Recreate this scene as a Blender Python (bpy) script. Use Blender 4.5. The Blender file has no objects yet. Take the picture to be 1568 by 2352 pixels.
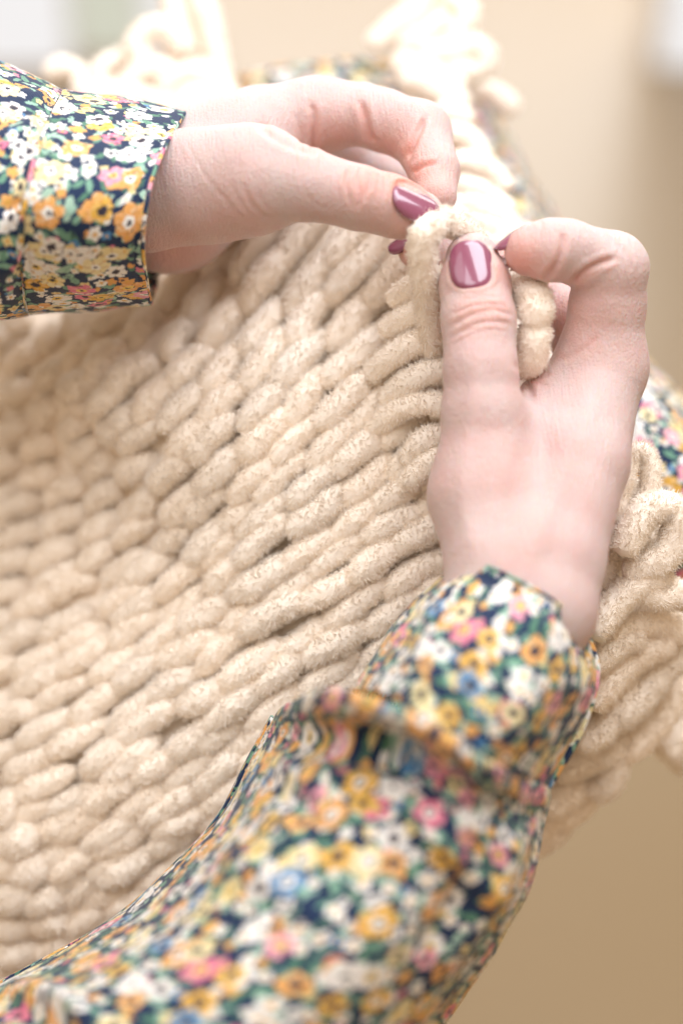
import bpy, math, random
import numpy as np
from mathutils import Vector, Matrix

# ------------------------------------------------------------------ camera, world, lamps, exposure
sc = bpy.context.scene
col = sc.collection
rng = np.random.default_rng(7)
random.seed(7)

PW, PH = 1568.0, 2352.0          # working picture grid used for measuring
FRAME_W = 197.0                  # millimetres across the picture at the plane of focus
MM = FRAME_W / PW                # mm per grid unit at that plane
DIST = 600.0                     # camera to focus plane, mm
PITCH = 42.0                     # camera looks this far below the horizon
ORIGIN = Vector((0.0, 0.0, 0.62))
ROT = Matrix.Rotation(math.radians(90 - PITCH), 3, 'X')
ROTN = np.array(ROT)

cam_d = bpy.data.cameras.new('camera')
cam = bpy.data.objects.new('camera', cam_d)
col.objects.link(cam)
cam.matrix_world = Matrix.Translation(ORIGIN + ROT @ Vector((0, 0, DIST * .001))) @ ROT.to_4x4()
cam_d.sensor_fit = 'VERTICAL'
cam_d.sensor_height = 36.0
cam_d.lens = 36.0 * DIST / (FRAME_W * PH / PW)
cam_d.clip_start = 0.01
cam_d.clip_end = 50
cam_d.dof.use_dof = True
cam_d.dof.focus_distance = (DIST - 2) * .001
cam_d.dof.aperture_fstop = 3.5
cam_d.dof.aperture_blades = 0
sc.camera = cam

world = bpy.data.worlds.new('World')
sc.world = world
world.use_nodes = True
wb = world.node_tree.nodes['Background']
wb.inputs['Color'].default_value = (1.0, 0.765, 0.54, 1)
wb.inputs['Strength'].default_value = 0.53

def area(name, d_from, dist, size, power, color, target=(0, 0, 0), spread=None):
    """rectangular lamp: direction given in view axes (right, up, towards the camera)"""
    L = bpy.data.lights.new(name, 'AREA')
    L.shape = 'RECTANGLE'
    L.size, L.size_y = size
    L.energy = power
    L.color = color
    o = bpy.data.objects.new(name, L)
    col.objects.link(o)
    d = (ROT @ Vector(d_from)).normalized()
    o.location = ORIGIN + ROT @ Vector(target) * .001 + d * dist
    if spread: L.spread = math.radians(spread)
    o.rotation_euler = d.to_track_quat('Z', 'Y').to_euler()
    return o

area('window_lamp', (0.28, 0.86, 0.34), 0.75, (0.66, 0.44), 6.6, (0.88, 0.93, 1.0))
area('far_window_lamp', (0.15, 0.80, -0.60), 2.6, (2.6, 1.2), 35, (0.99, 0.985, 0.98))
area('side_fill_lamp', (-0.70, 0.60, 0.50), 1.9, (0.7, 1.2), 4, (0.96, 0.98, 1.0))  # added soft fill from the left, lifts the left hand
area('front_fill_lamp', (-0.16, 0.50, 0.84), 0.95, (0.6, 0.5), 3.7, (0.92, 0.95, 1.0))  # added fill near the camera, brightens the yarn loop and surfaces facing the view

vs = sc.view_settings
vs.view_transform = 'Standard'
vs.look = 'None'
vs.exposure = 0.26
vs.gamma = 1.0
sc.render.engine = 'CYCLES'
sc.cycles.use_denoising = True
sc.cycles.use_adaptive_sampling = True
sc.cycles.adaptive_threshold = 0.025
sc.cycles.max_bounces = 12
sc.cycles.diffuse_bounces = 8
sc.cycles.glossy_bounces = 3
sc.cycles.caustics_reflective = False
sc.cycles.caustics_refractive = False

# ------------------------------------------------------------------ helpers
def D(p):
    """(grid x, grid y, mm towards the camera) -> view-axes millimetres"""
    p = np.asarray(p, float)
    s = (DIST - p[..., 2]) / DIST * MM
    return np.stack([(p[..., 0] - PW / 2) * s, (PH / 2 - p[..., 1]) * s, p[..., 2]], -1)

def invD(v):
    s = (DIST - v[..., 2]) / DIST * MM
    return v[..., 0] / s + PW / 2, PH / 2 - v[..., 1] / s

def W(v):
    """view-axes mm -> world metres"""
    return np.asarray(v, float) @ ROTN.T * .001 + np.array(ORIGIN)

def new_mesh(name, verts, faces, uv=None, smooth=True, attrs=None):
    me = bpy.data.meshes.new(name)
    me.from_pydata([tuple(v) for v in np.asarray(verts).tolist()], [], [tuple(f) for f in faces])
    if smooth:
        me.polygons.foreach_set('use_smooth', [True] * len(me.polygons))
    if uv is not None:
        lay = me.uv_layers.new(name='UVMap')
        idx = np.zeros(len(me.loops), int)
        me.loops.foreach_get('vertex_index', idx)
        lay.data.foreach_set('uv', np.asarray(uv)[idx].ravel().astype(np.float32))
    for k, a in (attrs or {}).items():
        at = me.attributes.new(k, 'FLOAT', 'POINT')
        at.data.foreach_set('value', np.asarray(a, np.float32))
    me.update()
    return me

def place(name, verts_view, faces, mat, parent=None, uv=None, smooth=True, attrs=None):
    """one mesh object from view-axes mm, origin at its centre"""
    w = W(verts_view)
    c = w.mean(0)
    me = new_mesh(name, w - c, faces, uv, smooth, attrs)
    me.materials.append(mat)
    o = bpy.data.objects.new(name, me)
    col.objects.link(o)
    o.location = Vector(c)
    if parent is not None:
        o.parent = parent
        off = Vector((0, 0, 0))
        q = parent
        while q is not None:
            off += q.location
            q = q.parent
        o.location = Vector(c) - off
    return o

def empty(name, loc, label, cat, group=None):
    o = bpy.data.objects.new(name, None)
    col.objects.link(o)
    o.location = loc
    o.empty_display_size = .02
    o['label'] = label
    o['category'] = cat
    if group:
        o['group'] = group
    return o

def catmull(pts, n):
    """n samples along a Catmull-Rom curve through pts"""
    pts = np.asarray(pts, float)
    k = len(pts)
    if k == 2:
        t = np.linspace(0, 1, n)[:, None]
        return pts[0] * (1 - t) + pts[1] * t
    P = np.vstack([2 * pts[0] - pts[1], pts, 2 * pts[-1] - pts[-2]])
    ts = np.linspace(0, k - 1 - 1e-9, n)
    i = ts.astype(int)
    t = (ts - i)[:, None]
    p0, p1, p2, p3 = P[i], P[i + 1], P[i + 2], P[i + 3]
    return .5 * ((2 * p1) + (p2 - p0) * t + (2 * p0 - 5 * p1 + 4 * p2 - p3) * t ** 2 + (3 * p1 - p0 - 3 * p2 + p3) * t ** 3)

def ring_spline(pts, n):
    """closed Catmull-Rom through pts"""
    pts = np.asarray(pts, float)
    k = len(pts)
    ts = np.linspace(0, k, n, endpoint=False)
    i = ts.astype(int)
    t = (ts - i)[:, None]
    g = lambda j: pts[(i + j) % k]
    p0, p1, p2, p3 = g(-1), g(0), g(1), g(2)
    return .5 * ((2 * p1) + (p2 - p0) * t + (2 * p0 - 5 * p1 + 4 * p2 - p3) * t ** 2 + (3 * p1 - p0 - 3 * p2 + p3) * t ** 3)

def unit(v):
    return v / np.maximum(np.linalg.norm(v, axis=-1, keepdims=True), 1e-9)

# cheap smooth value noise in 3D
_tab = np.random.default_rng(3).random((32, 32, 32))
def vnoise(p):
    p = np.asarray(p, float)
    i = np.floor(p).astype(int)
    f = p - i
    f = f * f * (3 - 2 * f)
    out = 0
    for dx in (0, 1):
        for dy in (0, 1):
            for dz in (0, 1):
                w = (f[..., 0] if dx else 1 - f[..., 0]) * (f[..., 1] if dy else 1 - f[..., 1]) * (f[..., 2] if dz else 1 - f[..., 2])
                out = out + w * _tab[(i[..., 0] + dx) % 32, (i[..., 1] + dy) % 32, (i[..., 2] + dz) % 32]
    return out * 2 - 1

# ------------------------------------------------------------------ materials
class N:
    """small node-graph writer"""
    def __init__(s, name):
        s.m = bpy.data.materials.new(name)
        s.m.use_nodes = True
        s.t = s.m.node_tree
        s.b = s.t.nodes['Principled BSDF']
    def n(s, typ, **kw):
        o = s.t.nodes.new(typ)
        for k, v in kw.items():
            setattr(o, k, v)
        return o
    def put(s, sock, v):
        if hasattr(v, 'is_output') or isinstance(v, bpy.types.NodeSocket):
            s.t.links.new(v, sock)
        else:
            sock.default_value = v
    def math(s, op, a, b=0.0, c=0.0, clamp=False):
        o = s.n('ShaderNodeMath', operation=op, use_clamp=clamp)
        s.put(o.inputs[0], a)
        if len(o.inputs) > 1: s.put(o.inputs[1], b)
        if len(o.inputs) > 2: s.put(o.inputs[2], c)
        return o.outputs[0]
    def vmath(s, op, a, b=(0, 0, 0)):
        o = s.n('ShaderNodeVectorMath', operation=op)
        s.put(o.inputs[0], a); s.put(o.inputs[1], b)
        return o.outputs['Value'] if op in ('LENGTH', 'DOT_PRODUCT', 'DISTANCE') else o.outputs[0]
    def mix(s, f, a, b):
        o = s.n('ShaderNodeMix', data_type='RGBA')
        s.put(o.inputs[0], f); s.put(o.inputs[6], a); s.put(o.inputs[7], b)
        return o.outputs[2]
    def ramp(s, f, stops, interp='LINEAR'):
        o = s.n('ShaderNodeValToRGB')
        o.color_ramp.interpolation = interp
        e = o.color_ramp.elements
        while len(e) < len(stops): e.new(0.5)
        for el, (p, c) in zip(e, stops):
            el.position = p; el.color = (*c, 1)
        s.put(o.inputs[0], f)
        return o.outputs[0]
    def noise(s, vec, scale, detail=2.0, rough=.5):
        o = s.n('ShaderNodeTexNoise')
        s.put(o.inputs['Vector'], vec)
        o.inputs['Scale'].default_value = scale
        o.inputs['Detail'].default_value = detail
        o.inputs['Roughness'].default_value = rough
        return o
    def bump(s, h, strength, dist):
        o = s.n('ShaderNodeBump')
        o.inputs['Strength'].default_value = strength
        o.inputs['Distance'].default_value = dist
        s.put(o.inputs['Height'], h)
        s.t.links.new(o.outputs[0], s.b.inputs['Normal'])

def mat_yarn(name, base, dark, through):
    g = N(name)
    tc = g.n('ShaderNodeTexCoord').outputs['Object']
    oi = g.n('ShaderNodeObjectInfo').outputs['Random']
    nz = g.noise(tc, 500, 3).outputs[0]
    c = g.mix(g.math('MULTIPLY', nz, .6), (*base, 1), (*dark, 1))
    hs = g.n('ShaderNodeHueSaturation')
    g.put(hs.inputs['Value'], g.math('MULTIPLY_ADD', oi, .06, .96))
    g.put(hs.inputs['Color'], c)
    g.put(g.b.inputs['Base Color'], hs.outputs[0])
    g.b.inputs['Roughness'].default_value = .9
    g.b.inputs['Specular IOR Level'].default_value = .15
    if through:
        tr = g.n('ShaderNodeBsdfTranslucent')
        g.put(tr.inputs[0], hs.outputs[0])
        ms = g.n('ShaderNodeMixShader')
        ms.inputs[0].default_value = through
        g.t.links.new(g.b.outputs[0], ms.inputs[1])
        g.t.links.new(tr.outputs[0], ms.inputs[2])
        g.t.links.new(ms.outputs[0], g.t.nodes['Material Output'].inputs[0])
    return g.m

def mat_skin():
    g = N('skin')
    tc = g.n('ShaderNodeTexCoord').outputs['Object']
    n1 = g.noise(tc, 70, 4, .6).outputs[0]
    n2 = g.noise(tc, 260, 3, .6).outputs[0]
    red = g.n('ShaderNodeAttribute', attribute_name='flush').outputs['Fac']
    mott = g.ramp(n1, [(.38, (0, 0, 0)), (.68, (1, 1, 1))])
    c = g.mix(g.math('MULTIPLY', mott, .6), (.585, .46, .44, 1), (.57, .365, .345, 1))
    c = g.mix(g.math('MULTIPLY', n2, .18), c, (.66, .54, .52, 1))
    c = g.mix(red, c, (.76, .27, .19, 1))
    g.put(g.b.inputs['Base Color'], c)
    g.b.inputs['Roughness'].default_value = .52
    g.b.inputs['Specular IOR Level'].default_value = .30
    g.b.inputs['Subsurface Weight'].default_value = .55
    g.b.inputs['Subsurface Radius'].default_value = (1.0, .32, .18)
    g.b.inputs['Subsurface Scale'].default_value = .0045
    def lines(rot, sc_):
        mp = g.n('ShaderNodeMapping')
        mp.inputs['Rotation'].default_value = rot
        mp.inputs['Scale'].default_value = sc_
        g.put(mp.inputs['Vector'], tc)
        return g.noise(mp.outputs[0], 1.0, 3, .6).outputs[0]
    v = g.n('ShaderNodeTexVoronoi', feature='DISTANCE_TO_EDGE')
    g.put(v.inputs['Vector'], tc)
    v.inputs['Scale'].default_value = 900
    h = g.math('ADD', g.math('MULTIPLY', v.outputs[0], .7), g.noise(tc, 700, 4, .65).outputs[0])
    h = g.math('ADD', h, g.math('MULTIPLY', lines((0, 0, .6), (1500, 160, 500)), 1.1))
    h = g.math('ADD', h, g.math('MULTIPLY', lines((.4, .2, -.8), (1500, 160, 500)), 1.1))
    g.bump(h, .45, .0008)
    return g.m

def mat_polish():
    g = N('nail_polish')
    tc = g.n('ShaderNodeTexCoord').outputs['Object']
    nz = g.noise(tc, 180, 2).outputs[0]
    g.put(g.b.inputs['Base Color'], g.mix(nz, (.225, .056, .105, 1), (.26, .072, .128, 1)))
    g.b.inputs['Roughness'].default_value = .22
    g.b.inputs['Coat Weight'].default_value = 1.0
    g.b.inputs['Coat Roughness'].default_value = .04
    return g.m

def mat_floral(name='floral_cotton'):
    """printed cotton: blossoms, daisies, leaves and buds on navy; UVs are millimetres"""
    g = N(name)
    uv0 = g.vmath('MULTIPLY', g.n('ShaderNodeUVMap').outputs[0], (.83, .83, .83))
    warp = g.noise(uv0, .22, 2).outputs['Color']
    uv = g.vmath('ADD', uv0, g.vmath('SCALE', g.vmath('SUBTRACT', warp, (.5, .5, .5)), (0, 0, 0)))
    sc_node = uv.node.inputs[1].links[0].from_node
    sc_node.inputs['Scale'].default_value = 2.2
    fine = g.noise(uv0, 1.1, 2).outputs['Color']
    uvf = g.vmath('ADD', uv, g.vmath('SCALE', g.vmath('SUBTRACT', fine, (.5, .5, .5)), (0, 0, 0)))
    uvf.node.inputs[1].links[0].from_node.inputs['Scale'].default_value = 1.5

    def layer(cell, off, rnd=.8):
        v = g.n('ShaderNodeTexVoronoi', voronoi_dimensions='2D', feature='F1')
        p = g.vmath('ADD', uvf, (off, off * 1.7, 0))
        g.put(v.inputs['Vector'], p)
        v.inputs['Scale'].default_value = 1.0 / cell
        v.inputs['Randomness'].default_value = rnd
        pos = g.vmath('SCALE', v.outputs['Position'])
        pos.node.inputs['Scale'].default_value = 1.0     # position already in input space
        d = g.vmath('SUBTRACT', p, pos)
        sx = g.n('ShaderNodeSeparateXYZ'); g.put(sx.inputs[0], d)
        cx = g.n('ShaderNodeSeparateColor'); g.put(cx.inputs[0], v.outputs['Color'])
        r = g.vmath('LENGTH', d)
        th = g.math('ARCTAN2', sx.outputs[1], sx.outputs[0])
        return r, th, cx.outputs[0], cx.outputs[1], cx.outputs[2], sx

    def below(a, b, soft=.16):
        """1 where a<b with a short soft edge (mm)"""
        return g.math('MULTIPLY_ADD', g.math('SUBTRACT', b, a), 1 / soft, .5, clamp=True)

    def petals(r, th, n, ph, R, depth):
        w = g.math('COSINE', g.math('MULTIPLY_ADD', th, n, g.math('MULTIPLY', ph, 6.28)))
        w = g.math('ABSOLUTE', g.math('MULTIPLY_ADD', w, .5, .5))
        return g.math('MULTIPLY', R, g.math('MULTIPLY_ADD', g.math('POWER', w, .6), depth, 1 - depth))

    navy = (.012, .030, .085, 1)
    c = navy
    # leaves
    for cell, off, cols in ((4.3, 3.1, [(0, (.10, .24, .16)), (.4, (.22, .42, .31)), (.75, (.42, .62, .50))]),
                            (5.6, 17.3, [(0, (.16, .34, .24)), (.5, (.34, .55, .44)), (.8, (.07, .16, .13))])):
        r, th, a, b, e, sx = layer(cell, off)
        an = g.math('SUBTRACT', th, g.math('MULTIPLY', a, 6.28))
        lx = g.math('MULTIPLY', r, g.math('COSINE', an))
        ly = g.math('MULTIPLY', r, g.math('SINE', an))
        el = g.math('SQRT', g.math('ADD', g.math('POWER', g.math('MULTIPLY', lx, .62), 2), g.math('POWER', g.math('MULTIPLY', ly, 1.35), 2)))
        m = g.math('MULTIPLY', below(el, g.math('MULTIPLY_ADD', b, .5, 1.0)), g.math('LESS_THAN', b, .78))
        vein = below(g.math('ABSOLUTE', ly), .12)
        lc = g.ramp(e, cols, 'CONSTANT')
        lc = g.mix(g.math('MULTIPLY', vein, .35), lc, (.03, .08, .07, 1))
        c = g.mix(m, c, lc)
    # small blossoms, buds
    for cell, off, R0, n, stops in (
        (4.6, 41.7, 1.55, 4, [(0, (.86, .84, .80)), (.30, (.82, .68, .34)), (.44, (.78, .38, .12)), (.66, (.86, .86, .84)), (.80, (.76, .22, .34)), (.92, (.07, .24, .50))]),
        (5.8, 61.2, 2.15, 5, [(0, (.88, .87, .84)), (.50, (.80, .66, .32)), (.64, (.80, .43, .14)), (.84, (.88, .87, .85))])):
        r, th, a, b, e, sx = layer(cell, off, .9)
        R = g.math('MULTIPLY', g.math('MULTIPLY_ADD', b, .45, .72), R0)
        m = g.math('MULTIPLY', below(r, petals(r, th, n, a, R, .34)), g.math('LESS_THAN', a, .68))
        pc = g.ramp(e, stops, 'CONSTANT')
        pc = g.mix(g.math('MULTIPLY', below(r, g.math('MULTIPLY', R, .34)), .9), pc,
                   g.ramp(a, [(0, (.78, .46, .10)), (.6, (.06, .05, .07)), (.8, (.80, .62, .12))], 'CONSTANT'))
        c = g.mix(m, c, pc)
    # large open flowers
    for cell, off, R0, n, lim, stops in (
        (10.2, 5.5, 4.0, 5, .80, [(0, (.80, .40, .12)), (.26, (.82, .71, .38)), (.44, (.78, .20, .33)), (.62, (.88, .87, .86)), (.86, (.80, .46, .07))]),
        (11.5, 29.9, 3.7, 6, .70, [(0, (.84, .74, .43)), (.26, (.88, .87, .86)), (.46, (.80, .42, .14)), (.66, (.82, .34, .46)), (.84, (.10, .28, .52)), (.90, (.80, .48, .08))])):
        r, th, a, b, e, sx = layer(cell, off, .85)
        R = g.math('MULTIPLY', g.math('MULTIPLY_ADD', b, .35, .75), R0)
        m = g.math('MULTIPLY', below(r, petals(r, th, n, a, R, .24)), g.math('LESS_THAN', e, 2.0))
        m = g.math('MULTIPLY', m, g.math('LESS_THAN', a, lim))
        pc = g.ramp(e, stops, 'CONSTANT')
        # paler or deeper brush marks inside the petals
        br = g.noise(uvf, .8, 2).outputs[0]
        pc = g.mix(g.math('MULTIPLY', g.math('GREATER_THAN', br, .56), .35), pc, (.93, .86, .66, 1))
        cut = g.math('COSINE', g.math('MULTIPLY_ADD', th, n, g.math('MULTIPLY', a, 6.28)))
        stroke = g.math('MULTIPLY', g.math('LESS_THAN', cut, -.93), g.math('GREATER_THAN', r, g.math('MULTIPLY', R, .35)))
        pc = g.mix(g.math('MULTIPLY', stroke, .6), pc, (.45, .20, .06, 1))
        ring = below(r, g.math('MULTIPLY', R, .36))
        pc = g.mix(ring, pc, g.ramp(b, [(0, (.06, .05, .07)), (.4, (.86, .62, .16)), (.7, (.90, .88, .84))], 'CONSTANT'))
        dot = below(r, g.math('MULTIPLY', R, .16))
        pc = g.mix(dot, pc, (.03, .03, .05, 1))
        c = g.mix(m, c, pc)
    # dark ink specks
    r, th, a, b, e, sx = layer(4.9, 77.0, 1.0)
    an = g.math('SUBTRACT', th, g.math('MULTIPLY', a, 6.28))
    el = g.math('SQRT', g.math('ADD', g.math('POWER', g.math('MULTIPLY', g.math('MULTIPLY', r, g.math('COSINE', an)), .45), 2),
                               g.math('POWER', g.math('MULTIPLY', r, g.math('SINE', an)), 2)))
    c = g.mix(g.math('MULTIPLY', below(el, .34), g.math('LESS_THAN', e, .75)), c, (.02, .03, .06, 1))
    g.put(g.b.inputs['Base Color'], c)
    g.b.inputs['Roughness'].default_value = .75
    g.b.inputs['Specular IOR Level'].default_value = .25
    g.b.inputs['Sheen Weight'].default_value = .15
    wv = g.n('ShaderNodeTexWave', wave_type='BANDS', bands_direction='DIAGONAL')
    g.put(wv.inputs['Vector'], uv0)
    wv.inputs['Scale'].default_value = .55
    wv.inputs['Distortion'].default_value = 1.5
    g.bump(g.math('ADD', wv.outputs[1], g.math('MULTIPLY', g.noise(uv0, 2.5, 3).outputs[0], 1.5)), .25, .0003)
    tr = g.n('ShaderNodeBsdfTranslucent')
    g.put(tr.inputs[0], c)
    ms = g.n('ShaderNodeMixShader')
    ms.inputs[0].default_value = .12
    g.t.links.new(g.b.outputs[0], ms.inputs[1])
    g.t.links.new(tr.outputs[0], ms.inputs[2])
    g.t.links.new(ms.outputs[0], g.t.nodes['Material Output'].inputs[0])
    return g.m

def mat_plain(name, color, rough, spec=.5, vary=None):
    g = N(name)
    if vary:
        tc = g.n('ShaderNodeTexCoord').outputs['Object']
        nz = g.noise(tc, vary[1], 4).outputs[0]
        g.put(g.b.inputs['Base Color'], g.mix(nz, (*color, 1), (*vary[0], 1)))
    else:
        g.b.inputs['Base Color'].default_value = (*color, 1)
    g.b.inputs['Roughness'].default_value = rough
    g.b.inputs['Specular IOR Level'].default_value = spec
    return g.m

M_YARN = mat_yarn('chenille_yarn', (.965, .89, .80), (.95, .845, .725), 0)
M_PILE = mat_yarn('chenille_pile', (.98, .94, .885), (.97, .91, .835), .30)
M_SKIN = mat_skin()
M_POLISH = mat_polish()
M_FLORAL = mat_floral()
M_FLOOR = mat_plain('tan_floor', (.34, .245, .135), .34, .6, ((.38, .28, .16), 1.5))

# ------------------------------------------------------------------ the setting: floor and what blurs beyond it
def box(name, lo, hi, mat, parent=None):
    lo, hi = np.array(lo), np.array(hi)
    c = (lo + hi) / 2
    v = [((hi if i else lo)[0], (hi if j else lo)[1], (hi if k else lo)[2]) for i in (0, 1) for j in (0, 1) for k in (0, 1)]
    f = [(0, 1, 3, 2), (4, 6, 7, 5), (0, 4, 5, 1), (2, 3, 7, 6), (0, 2, 6, 4), (1, 5, 7, 3)]
    me = new_mesh(name, np.array(v) - c, f, smooth=False)
    me.materials.append(mat)
    o = bpy.data.objects.new(name, me)
    col.objects.link(o)
    o.location = Vector(c) - (parent.location if parent else Vector((0, 0, 0)))
    if parent: o.parent = parent
    return o

fl = new_mesh('floor', np.array([(-4, -3, 0), (4, -3, 0), (4, 6, 0), (-4, 6, 0)], float), [(0, 1, 2, 3)], smooth=False)
fl.materials.append(M_FLOOR)
fb = M_FLOOR.node_tree.nodes['Principled BSDF']
fb.inputs['Coat Weight'].default_value = .6
fb.inputs['Coat Roughness'].default_value = .3
floor = bpy.data.objects.new('floor', fl)
col.objects.link(floor)
floor['kind'] = 'structure'


# ------------------------------------------------------------------ knitted blanket
def tps(pts, lam=2.0):
    """smooth depth sheet through (grid x, grid y, depth) points"""
    P = np.asarray(pts, float)
    X = P[:, :2] / 500.0
    def U(a, b):
        r2 = ((a[:, None] - b[None]) ** 2).sum(-1)
        return r2 * np.log(np.maximum(r2, 1e-12)) * .5
    n = len(X)
    A = np.zeros((n + 3, n + 3))
    A[:n, :n] = U(X, X) + np.eye(n) * lam * 1e-3
    A[:n, n:] = np.c_[np.ones(n), X]
    A[n:, :n] = A[:n, n:].T
    sol = np.linalg.solve(A, np.r_[P[:, 2], 0, 0, 0])
    def f(x, y):
        q = np.stack([np.ravel(x), np.ravel(y)], -1).astype(float) / 500.0
        return (U(q, X) @ sol[:n] + np.c_[np.ones(len(q)), q] @ sol[n:]).reshape(np.shape(x))
    return f

DEPTH = tps([
    (-60, 620, -100), (200, 660, -98), (420, 620, -78), (640, 480, -46), (850, 470, -40), (1000, 520, -30),
    (1150, 480, -50), (1080, 320, -75), (900, 250, -90), (600, 250, -95),
    (50, 800, -98), (190, 880, -50), (330, 800, -46), (130, 780, -94), (600, 700, -36), (850, 700, -30), (990, 720, -20),
    (60, 1000, -94), (160, 1050, -74), (300, 980, -36), (600, 950, -18), (850, 930, -19), (1000, 950, -16),
    (20, 1200, -86), (180, 1250, -60), (400, 1200, -34), (700, 1200, -15), (950, 1180, -14),
    (20, 1450, -62), (250, 1450, -42), (550, 1450, -22), (850, 1430, -15),
    (20, 1700, -46), (300, 1700, -30), (600, 1650, -20), (100, 1950, -42), (350, 1900, -32), (100, 2200, -54), (-60, 2300, -62),
    (1300, 1000, -30), (1430, 1250, -16), (1350, 1500, -24), (1300, 1800, -62), (1100, 1900, -50), (800, 2000, -40), (1500, 1500, -40),
    (-340, 700, -125), (-340, 1200, -120), (-340, 1700, -100), (-340, 2300, -100),
])

def surf(px, py, lift=0.0):
    return D(np.stack([px, py, DEPTH(px, py) + lift], -1))

def tuft_tube(path, radii, seed, tufts_mm2=4.6, nr=24, tl=1.9, tw=.17, bump=.26):
    """one length of chenille yarn: a lumpy core closed at both ends, covered in short pile"""
    r_ = np.random.default_rng(seed)
    path = np.asarray(path, float)
    n = len(path)
    T = unit(np.gradient(path, axis=0))
    ref = np.array([0, 0, 1.0])
    A = unit(np.cross(T, ref) + 1e-6)
    for i in range(1, n):                       # parallel transport
        a = A[i - 1] - T[i] * (A[i - 1] @ T[i])
        A[i] = a / np.linalg.norm(a)
    B = np.cross(T, A)
    th = np.linspace(0, 2 * np.pi, nr, endpoint=False)
    nrm = A[:, None] * np.cos(th)[None, :, None] + B[:, None] * np.sin(th)[None, :, None]
    V = path[:, None] + nrm * np.asarray(radii)[:, None, None]
    off = r_.random(3) * 50
    V = V + nrm * (vnoise(V / 2.6 + off) * bump + vnoise(V / 1.25 + off) * bump * .75 + vnoise(V / .7 + off) * bump * .55)[..., None]
    verts = [V.reshape(-1, 3), path[:1] - T[:1] * radii[0] * .3, path[-1:] + T[-1:] * radii[-1] * .3]
    i, j = np.meshgrid(np.arange(n - 1), np.arange(nr), indexing='ij')
    a = i * nr + j
    b = i * nr + (j + 1) % nr
    quad = np.stack([a, a + nr, b + nr, b], -1).reshape(-1, 4)
    Vf = V.reshape(-1, 3)
    fn = np.cross(Vf[quad[:, 1]] - Vf[quad[:, 0]], Vf[quad[:, 3]] - Vf[quad[:, 0]])
    inward = (fn * nrm.reshape(-1, 3)[quad[:, 0]]).sum() < 0
    if inward: quad = quad[:, ::-1]
    faces = quad.tolist()
    e0, e1 = n * nr, n * nr + 1
    for k in range(nr):
        f0, f1 = (e0, k, (k + 1) % nr), (e1, (n - 1) * nr + (k + 1) % nr, (n - 1) * nr + k)
        faces.append(f0[::-1] if inward != (np.dot(np.cross(A[0], B[0]), T[0]) < 0) else f0)
        faces.append(f1[::-1] if inward != (np.dot(np.cross(A[0], B[0]), T[0]) < 0) else f1)
    # pile
    seg = np.linalg.norm(np.diff(path, axis=0), axis=1).sum()
    cnt = int(seg * 2 * np.pi * np.mean(radii) * tufts_mm2)
    si = r_.random(cnt) * (n - 1.001)
    k = si.astype(int)
    f = (si - k)[:, None]
    tj = r_.random(cnt) * nr
    m = tj.astype(int)
    q = (tj - m)[:, None]
    m1 = (m + 1) % nr
    base = (V[k, m] * (1 - f) + V[k + 1, m] * f) * (1 - q) + (V[k, m1] * (1 - f) + V[k + 1, m1] * f) * q
    nn = unit((nrm[k, m] * (1 - f) + nrm[k + 1, m] * f) * (1 - q) + (nrm[k, m1] * (1 - f) + nrm[k + 1, m1] * f) * q)
    tt = T[k]
    # pile lies in curled clumps: lean follows slow noise
    lean = np.stack([vnoise(base / 1.5 + 11 + off), vnoise(base / 1.5 + 29 + off), vnoise(base / 1.5 + 47 + off)], -1)
    d = unit(nn * .9 + lean * .7 + r_.normal(0, .32, (cnt, 3)))
    L = tl * (0.5 + .6 * r_.random(cnt))[:, None]
    s1 = unit(np.cross(d, tt) + 1e-4)
    s2 = np.cross(d, s1)
    w = tw * (.7 + .6 * r_.random(cnt))[:, None]
    base = base - nn * .25
    tip = base + d * L
    tv = np.stack([base + s1 * w, base - s1 * w * .5 + s2 * w * .85, base - s1 * w * .5 - s2 * w * .85, tip], 1)
    o0 = n * nr + 2
    pat = np.array([(0, 1, 3), (1, 2, 3), (2, 0, 3)])
    tf = (pat[None] + (o0 + np.arange(cnt) * 4)[:, None, None]).reshape(-1, 3).tolist()
    verts.append(tv.reshape(-1, 3))
    return np.vstack(verts), faces + tf, None, len(faces)

blanket = empty('knitted_blanket', Vector(W(D((600, 1300, -60)))),
                'chunky cream chenille blanket being knitted by hand, lying across the floral skirt', 'blanket')

# the shaded inside of the knit, seen only through the gaps between stitches
def inside(poly, x, y):
    r = np.zeros(np.shape(x), bool)
    n = len(poly)
    for i in range(n):
        (x0, y0), (x1, y1) = poly[i], poly[(i + 1) % n]
        c = ((y0 > y) != (y1 > y)) & (x < (x1 - x0) * (y - y0) / (y1 - y0 + 1e-12) + x0)
        r ^= c
    return r

BACK = [(-330, 620), (330, 420), (640, 380), (950, 420), (1120, 480), (1300, 800), (1400, 1100), (1450, 1350), (1420, 1600),
        (1330, 1750), (1200, 1880), (1000, 2000), (700, 2200), (300, 2420), (-330, 2420)]
gx, gy = np.meshgrid(np.arange(-330, 1460, 16.0), np.arange(380, 2421, 16.0))
bz = DEPTH(gx, gy) - 8.0 + vnoise(np.stack([gx / 30, gy / 30, gx * 0], -1)) * 1.2
bv = D(np.stack([gx, gy, bz], -1))
ok = inside(BACK, gx, gy)
h, w_ = gx.shape
idx = np.arange(h * w_).reshape(h, w_)
fm = ok[:-1, :-1] & ok[1:, :-1] & ok[:-1, 1:] & ok[1:, 1:]
q = np.stack([idx[:-1, :-1], idx[1:, :-1], idx[1:, 1:], idx[:-1, 1:]], -1)[fm]
used = np.unique(q)
remap = np.full(h * w_, -1); remap[used] = np.arange(len(used))
place('inner_layer', bv.reshape(-1, 3)[used], remap[q].tolist(), M_YARN, blanket)

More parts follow.
